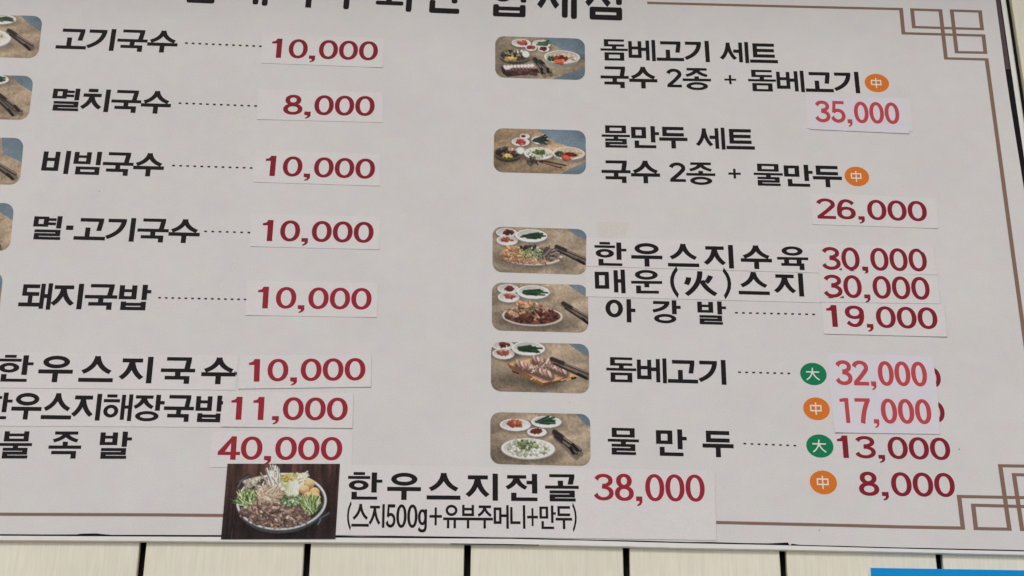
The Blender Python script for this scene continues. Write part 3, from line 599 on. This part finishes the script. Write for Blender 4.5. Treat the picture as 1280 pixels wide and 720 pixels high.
def p_set1():
    p = Pic(150, 84, 2.05, RAD, 11); p.cloth([(.42, -.1), (1.1, -.1), (1.1, .60), (.86, .42), (.62, .13)], [(.5, 1.1), (.72, .93), (1.1, .62), (1.1, 1.1)])
    p.dish(.29, .15, .11, .10); p.blobs(22, .30, .14, .06, .04, .02, KIM); p.dish(.515, .16, .105, .10); p.strands(20, .49, .16, .04, .03, .08, 4, 10, .012, GRN)
    p.dish(.40, .26, .065, .075); p.blobs(12, .40, .25, .04, .03, .018, KIM); p.dish(.54, .28, .065, .075); p.blobs(14, .54, .27, .04, .03, .018, PST)
    p.dish(.22, .46, .185, .155, rim=(104, 98, 80), inner=(58, 50, 42), depth=.42); p.blobs(50, .20, .44, .13, .09, .02, [(92, 70, 50), (60, 48, 40), (150, 130, 86), (40, 38, 34)]); p.blobs(14, .17, .55, .07, .04, .02, [(196, 150, 70), (206, 172, 96)]); p.blobs(10, .25, .36, .06, .03, .02, [(180, 176, 150), (120, 120, 86)]); p.ell(.34, .42, .05, .09, (214, 210, 202), .3, 30)
    p.dish(.745, .46, .205, .16, rim=(208, 206, 200), inner=(176, 160, 140), depth=.5, rt=.06); p.blobs(40, .78, .47, .13, .08, .02, [(196, 176, 150), (178, 150, 124), (205, 190, 168)]); p.blobs(24, .63, .5, .045, .05, .018, GRN); p.blobs(26, .74, .49, .07, .05, .02, [(120, 34, 28), (96, 28, 26), (140, 52, 38)]); p.blobs(10, .72, .57, .05, .03, .026, [(220, 104, 62), (206, 84, 50)])
    p.poly([(.06, .74), (.47, .76), (.5, .86), (.14, .98), (.08, .9)], (48, 32, 30)); p.strands(30, .26, .86, .18, .05, .06, 4, 8, .02, [(96, 54, 52), (74, 40, 40), (60, 36, 34)])
    for i in range(9):
        x = .11+.038*i; p.ell(x, .745-.006*i, .022, .055, (205, 196, 188), .4, -20, 1, .2); p.ell(x+.012, .80-.006*i, .018, .04, (124, 92, 84), .5, -20, .9)
    p.ell(.14, .76, .05, .06, (200, 194, 188), .4, -10)
    p.tongs(.44, .53, .55, .86, .018, .0); p.tongs(.50, .58, .62, .83, .018, .0)
    return p
def p_set2():
    p = Pic(150, 84, 2.02, RAD, 12); p.cloth([(.40, -.1), (1.1, -.1), (1.1, .56), (.84, .40), (.66, .28)], [(.66, 1.1), (.76, .95), (1.1, .60), (1.1, 1.1)], (156, 130, 98))
    p.dish(.335, .17, .055, .06); p.ell(.32, .17, .03, .035, (84, 30, 30), .4); p.dish(.29, .30, .10, .095); p.blobs(24, .295, .30, .05, .045, .018, [(176, 56, 44), (150, 42, 36), (196, 92, 76)])
    p.dish(.50, .25, .095, .09); p.strands(24, .46, .26, .04, .03, .09, 8, 12, .013, [(34, 44, 46), (28, 40, 36), (44, 62, 54)])
    p.dish(.155, .56, .155, .15, rim=(92, 84, 62), inner=(44, 36, 32), depth=.45); p.blobs(46, .15, .52, .10, .08, .02, [(72, 52, 44), (46, 36, 36), (100, 84, 72)]); p.blobs(12, .14, .63, .06, .03, .02, [(214, 172, 80), (196, 156, 80)]); p.blobs(8, .2, .47, .04, .03, .02, [(180, 140, 124), (190, 176, 160)]); p.ell(.29, .50, .05, .09, (206, 206, 198), .3)
    p.dish(.49, .55, .165, .14, rim=(204, 198, 180)); p.blobs(70, .49, .55, .125, .10, .02, PALE+[(120, 130, 84)]); p.blobs(34, .49, .52, .07, .05, .014, [(84, 104, 52), (66, 88, 44), (104, 120, 70)])
    p.dish(.815, .53, .18, .145, rim=(206, 200, 192), inner=(190, 168, 140), depth=.5, rt=.07); p.blobs(34, .85, .53, .1, .07, .02, [(204, 176, 140), (184, 150, 116)]); p.blobs(24, .71, .55, .045, .05, .018, GRN); p.blobs(24, .82, .56, .07, .04, .02, [(110, 34, 28), (86, 28, 26)]); p.blobs(12, .79, .63, .05, .025, .024, [(222, 84, 52), (206, 66, 42)])
    p.strands(50, .41, .74, .06, .06, .03, 40, 60, .01, [(40, 34, 34), (60, 50, 46), (84, 74, 66)]); p.line(.5, .73, .73, .86, .013, (34, 28, 28)); p.line(.52, .71, .78, .81, .012, (60, 40, 34)); p.line(.54, .75, .72, .84, .006, (150, 96, 70))
    return p
def p_main(seed, food, kind):
    p = Pic(150, 84, 1.98, RAD, seed); dy = {0: 0, 1: .0, 2: -.06}[kind]
    p.cloth([(.72, -.1), (1.1, -.1), (1.1, .36), (.9, .16)], None, (156, 136, 111)); sides3(p, 0 if kind == 0 else (.02 if kind == 1 else -.03), dy)
    food(p); return p
def f_suyuk(p):
    p.dish(.41, .62, .34, .20, rim=(206, 198, 184), rt=.05, inner=(150, 120, 96)); p.blobs(80, .25, .63, .16, .13, .026, [(168, 124, 88), (186, 140, 98), (140, 98, 68)]); p.blobs(90, .57, .58, .15, .14, .022, [(84, 68, 60), (108, 92, 82), (60, 50, 46), (130, 112, 100)]); p.strands(20, .6, .6, .1, .1, .1, 20, 30, .008, [(130, 112, 104), (70, 58, 54)])
    p.blobs(14, .22, .46, .07, .04, .024, [(190, 146, 90), (170, 120, 80)]); p.blobs(12, .37, .44, .08, .03, .03, [(74, 54, 52), (56, 42, 42)]); p.blobs(60, .42, .56, .13, .11, .014, [(128, 150, 92), (92, 120, 64), (160, 172, 124), (76, 96, 54)]); p.blobs(20, .36, .74, .2, .05, .02, [(176, 132, 100), (150, 104, 80)])
    p.tongs(.68, .40, 1.0, .66)
def f_maeun(p):
    p.dish(.42, .68, .32, .2, rim=(204, 196, 184), rt=.05, inner=(96, 58, 44)); p.blobs(70, .42, .66, .28, .15, .026, [(96, 52, 38), (76, 40, 32), (120, 70, 50), (60, 34, 28)]); p.blobs(40, .40, .58, .22, .16, .03, [(170, 128, 100), (196, 154, 124), (150, 104, 80), (110, 66, 50)]); p.blobs(14, .34, .44, .08, .05, .026, [(190, 144, 108), (168, 120, 88)]); p.blobs(12, .43, .52, .03, .04, .012, [(70, 100, 50), (96, 120, 66)])
    p.blobs(26, .55, .66, .14, .12, .022, [(74, 34, 32), (60, 28, 28), (104, 54, 46)]); p.tongs(.74, .40, 1.02, .70)
def f_dombe(p):
    p.shadow(.5, .78, .36, .2, .5); p.poly([(.16, .44), (.20, .42), (.53, .80), (.53, .87), (.22, .60)], (120, 78, 40)); p.poly([(.53, .80), (.86, .66), (.87, .71), (.53, .87)], (88, 56, 34)); q = p.poly([(.18, .44), (.46, .30), (.88, .66), (.53, .81)], (196, 150, 96))
    p.strands(26, .6, .74, .2, .03, .1, 20, 6, .006, [(214, 168, 112), (170, 122, 74)]); p.poly([(.22, .58), (.28, .62), (.29, .66), (.22, .61)], (40, 34, 30)); p.poly([(.81, .69), (.87, .66), (.87, .70), (.82, .73)], (36, 32, 32))
    for k, (xa, ya, xb, yb) in enumerate(((.45, .33, .75, .56), (.28, .43, .60, .63))):
        p.line(xa, ya+.06, xb, yb+.06, .062, (92, 66, 58))
        for i in range(15):
            t = i/14; x, y = xa+(xb-xa)*t, ya+(yb-ya)*t
            p.ell(x, y, .019, .105, [(160, 124, 108), (112, 80, 70), (182, 152, 136), (134, 100, 88)][i % 4], .35, -28, 1, .3)
        p.strands(40, (xa+xb)/2, (ya+yb)/2, .15, .09, .035, 65, 18, .006, [(206, 180, 164), (96, 64, 58), (150, 112, 98)])
    p.tongs(.62, .32, 1.0, .60)
def p_mandu():
    p = Pic(150, 84, 1.92, RAD, 16); p.cloth([(.8, -.1), (1.1, -.1), (1.1, .36), (.95, .2)], None, (152, 133, 109))
    p.dish(.25, .24, .16, .12, depth=.12); p.blobs(26, .25, .22, .08, .05, .024, [(176, 84, 56), (156, 62, 44), (196, 112, 78)]); p.dish(.56, .17, .155, .115, depth=.12); p.strands(26, .5, .17, .05, .03, .11, 6, 10, .012, [(36, 62, 44), (52, 80, 58), (28, 48, 36)])
    p.dish(.465, .37, .10, .085); p.blobs(16, .46, .35, .05, .035, .02, PST); p.dish(.377, .69, .275, .20, rim=(206, 200, 186), rt=.07); p.blobs(90, .377, .68, .21, .15, .026, [(202, 200, 176), (184, 184, 160), (212, 208, 190), (160, 162, 136)]); p.blobs(50, .37, .62, .11, .09, .014, [(96, 118, 62), (74, 98, 48), (124, 140, 84)])
    p.tongs(.64, .36, .90, .70, .02, .0); p.tongs(.66, .44, .86, .76, .02, .0)
    return p
def p_left(seed, k):
    p = Pic(150, 84, 2.1, RAD, seed); p.cloth([(.72, -.1), (1.1, -.1), (1.1, .5), (.84, .16)] if k != 2 else [(.76, -.1), (1.1, -.1), (1.1, .62), (.8, .34)], None, (156, 134, 108))
    p.dish(.56+.02*(k % 2), .10, .17, .12); p.strands(22, .55, .11, .05, .03, .1, 4, 8, .013, GRN); p.dish(.25, .14, .12, .1); p.blobs(16, .25, .13, .06, .04, .02, KIM)
    p.dish(.42, .56, .28, .24, depth=.35, inner=(196, 182, 158)); p.blobs(70, .42, .55, .21, .16, .02, [(206, 190, 160), (186, 164, 130), (150, 118, 92)] + ([(168, 60, 44)] if k == 2 else [])); p.blobs(16, .44, .5, .08, .06, .016, [(92, 120, 62), (70, 96, 52)])
    if k == 0: p.tongs(.66, .36, .93, .70)
    elif k == 1: p.tongs(.60, .40, .86, .80); p.tongs(.66, .44, .92, .80, .016, 0)
    elif k == 2: p.tongs(.66, .44, .95, .78)
    else: p.tongs(.62, .5, .9, .9)
    return p
def p_hot():
    p = Pic(176, 124, 1.5, 0, 21); p.vig = .3; p.im[:] = (64, 42, 36)
    st = vnoise(p.X*1.0, p.Y*.06, 46, 5)+.7*vnoise(p.X, p.Y*.1, 20, 6); pl = np.floor(p.X*6+.2*p.Y); p.im *= (1+.55*st+.10*np.sin(pl*7.3))[:, None]; p.im *= (1.12-.35*p.Y)[:, None]; p.im += np.clip(p.Y-.4, 0, 1)[:, None]*np.array((-6, 0, 8))
    p.line(.10, .55, .09, 1, .003, (120, 100, 96), .5)
    p.shadow(.5, .68, .46, .40, .7)
    for (hx, hy, s) in ((.15, .22, 1), (.88, .72, -1)):
        p.line(hx-.045, hy+.07, hx+.045, hy-.05, .026, (34, 36, 42)); p.line(hx-.04, hy+.09, hx-.02, hy+.03, .008, (92, 96, 104)); p.line(hx-.03, hy+.02, hx+.05, hy-.06, .006, (88, 90, 96))
    p.ell(.505, .54, .402, .395, (58, 60, 64), .04); p.ell(.505, .505, .402, .385, (190, 190, 186), .02, shade=.08); p.ell(.505, .505, .384, .360, (92, 94, 96), .03); p.ell(.505, .505, .378, .352, (34, 33, 34), .04)
    p.ell(.49, .52, .35, .31, (96, 74, 62), .2); p.blobs(80, .46, .42, .28, .16, .024, [(150, 130, 106), (168, 148, 122), (112, 92, 74)])
    p.blobs(30, .28, .28, .10, .075, .03, [(182, 174, 152), (158, 148, 128), (198, 190, 170)], 2.6); p.blobs(8, .25, .34, .05, .03, .02, [(52, 44, 38)]); p.blobs(5, .33, .25, .04, .03, .018, [(64, 54, 46)])
    p.strands(80, .44, .30, .05, .05, .15, 100, 15, .006, [(206, 196, 180), (178, 166, 148), (216, 208, 194), (150, 138, 122)])
    p.strands(90, .37, .44, .09, .06, .10, 20, 50, .006, [(196, 176, 150), (172, 148, 120), (150, 126, 102)])
    p.blobs(64, .59, .28, .10, .14, .034, [(206, 202, 160), (216, 210, 180), (200, 190, 120), (186, 196, 146)], 1.8, .2, .7); p.blobs(14, .53, .19, .045, .04, .02, [(206, 182, 84), (196, 168, 70)]); p.strands(34, .59, .40, .05, .04, .12, 78, 14, .007, [(222, 218, 196), (196, 198, 164), (206, 204, 176)]); p.blobs(8, .67, .22, .035, .05, .018, [(196, 180, 92)]); p.strands(14, .66, .2, .03, .04, .07, 40, 20, .006, [(214, 206, 180)])
    for x, y in ((.74, .27), (.70, .35), (.79, .38), (.74, .44), (.80, .45)): p.ell(x, y+.025, .056, .075, (74, 52, 34), .3); p.ell(x, y, .05, .068, (190, 150, 98), .2, 20, 1, .28); p.ell(x-.008, y-.012, .028, .03, (208, 172, 120), .6)
    p.strands(110, .21, .54, .055, .035, .115, 105, 28, .005, [(128, 152, 84), (158, 180, 110), (86, 110, 56), (184, 198, 146), (60, 80, 44)]); p.blobs(80, .59, .50, .10, .065, .016, [(94, 120, 70), (140, 162, 120), (62, 86, 48), (178, 190, 158)])
    for cx, cy, rx, ry, n in ((.24, .65, .09, .065, 60), (.42, .60, .10, .08, 60), (.50, .72, .27, .115, 190), (.68, .66, .09, .07, 50)):
        p.blobs(n, cx, cy, rx, ry, .02, [(138, 110, 95), (156, 126, 109), (110, 84, 73), (180, 153, 136), (92, 68, 59)], 2.3, .26, .4)
    p.strands(110, .77, .63, .05, .05, .12, 98, 30, .005, [(128, 152, 84), (158, 180, 110), (86, 110, 56), (184, 198, 146), (60, 80, 44)])
    p.blobs(8, .46, .82, .05, .02, .010, [(170, 132, 70), (150, 108, 60)])
    return p
def photo(p, corners, label, off=0.00012, parent=board, gain=1.05):
    return tag(p.mesh('dish_photo', corners, off, parent, gain), label)
photo(p_set1(), [(619, 45), (731, 48.4), (731.4, 100.2), (619, 96.6)], 'printed photo of two noodle bowls with sliced pork and side dishes')
photo(p_set2(), [(617.6, 160), (732, 163.2), (732.6, 218.2), (616.8, 215)], 'printed photo of two noodle bowls with a plate of dumplings')
photo(p_main(13, f_suyuk, 0), [(615.8, 283), (733.4, 286.6), (733.2, 343.6), (615.6, 340)], 'printed photo of boiled beef tendon topped with spring onion')
photo(p_main(14, f_maeun, 1), [(615, 353), (735, 356.2), (735.6, 416), (614.8, 413)], 'printed photo of dark saucy spicy tendon on a plate')
photo(p_main(15, f_dombe, 2), [(614, 427), (736, 430), (736.8, 492), (613.6, 489)], 'printed photo of sliced pork on a wooden board')
photo(p_mandu(), [(613, 515), (737.8, 517.6), (738.2, 582.6), (612.8, 580)], 'printed photo of dumplings with spring onion on a white plate')
for k, (tr_, br_, hgt) in enumerate((((53.6, 20.2), (47.4, 73), 0), ((42.3, 95), (35.4, 150), 0), ((30, 172.6), (24.6, 231), 0), ((18, 254), (12, 313.6), 0), ((4.2, 339.6), (-2, 401), 0))):
    w = 119+1.5*k; s = .03-.006*k
    photo(p_left(31+k, k), [(tr_[0]-w, tr_[1]-w*s), tr_, br_, (br_[0]-w-1.5, br_[1]-w*s)], None)
hc = at(350, 674, .0011)
hot = thing('hot_pot_print', (hc.x, -.0011, hc.z), 'rectangular photo print of a full hot pot stuck at the bottom edge', 'photo print')
HC = [(284.3, 579.6), (425, 579.8), (419.2, 673.4), (276.2, 673.8)]
ph = p_hot().mesh('printed_picture', HC, 0.0011, hot)
sheet(hot, HC, 0.00105, M_DARK, thick=.0004, name='print_backing')
lettering('price_numerals', [(',', 327, 574.6, 341.5, 574.8, 29.3)], M_RED2, board, 0.0018) if False else None

# ------------------------------------------------------------------ blue sign below
bs = at(1240, 800, 0.01)
sign = thing('blue_sign', (bs.x, -0.01, bs.z), 'blue sign panel poking into the lower right corner below the board', 'sign')
v, f = prism([xz(1088.2, 709.8, .01), xz(1092, 830, .01), xz(1450, 838, .01), xz(1432, 715.3, .01)], -0.01, 0.0025)
build('sign_panel', v, f, M_BLUE, sign)
v, f = prism([xz(1087.0, 709.6, .01), xz(1090.8, 830, .01), xz(1091.9, 830, .01), xz(1088.1, 709.8, .01)], -0.0102, 0.0025)
build('edge_trim', v, f, M_FRAME, sign)
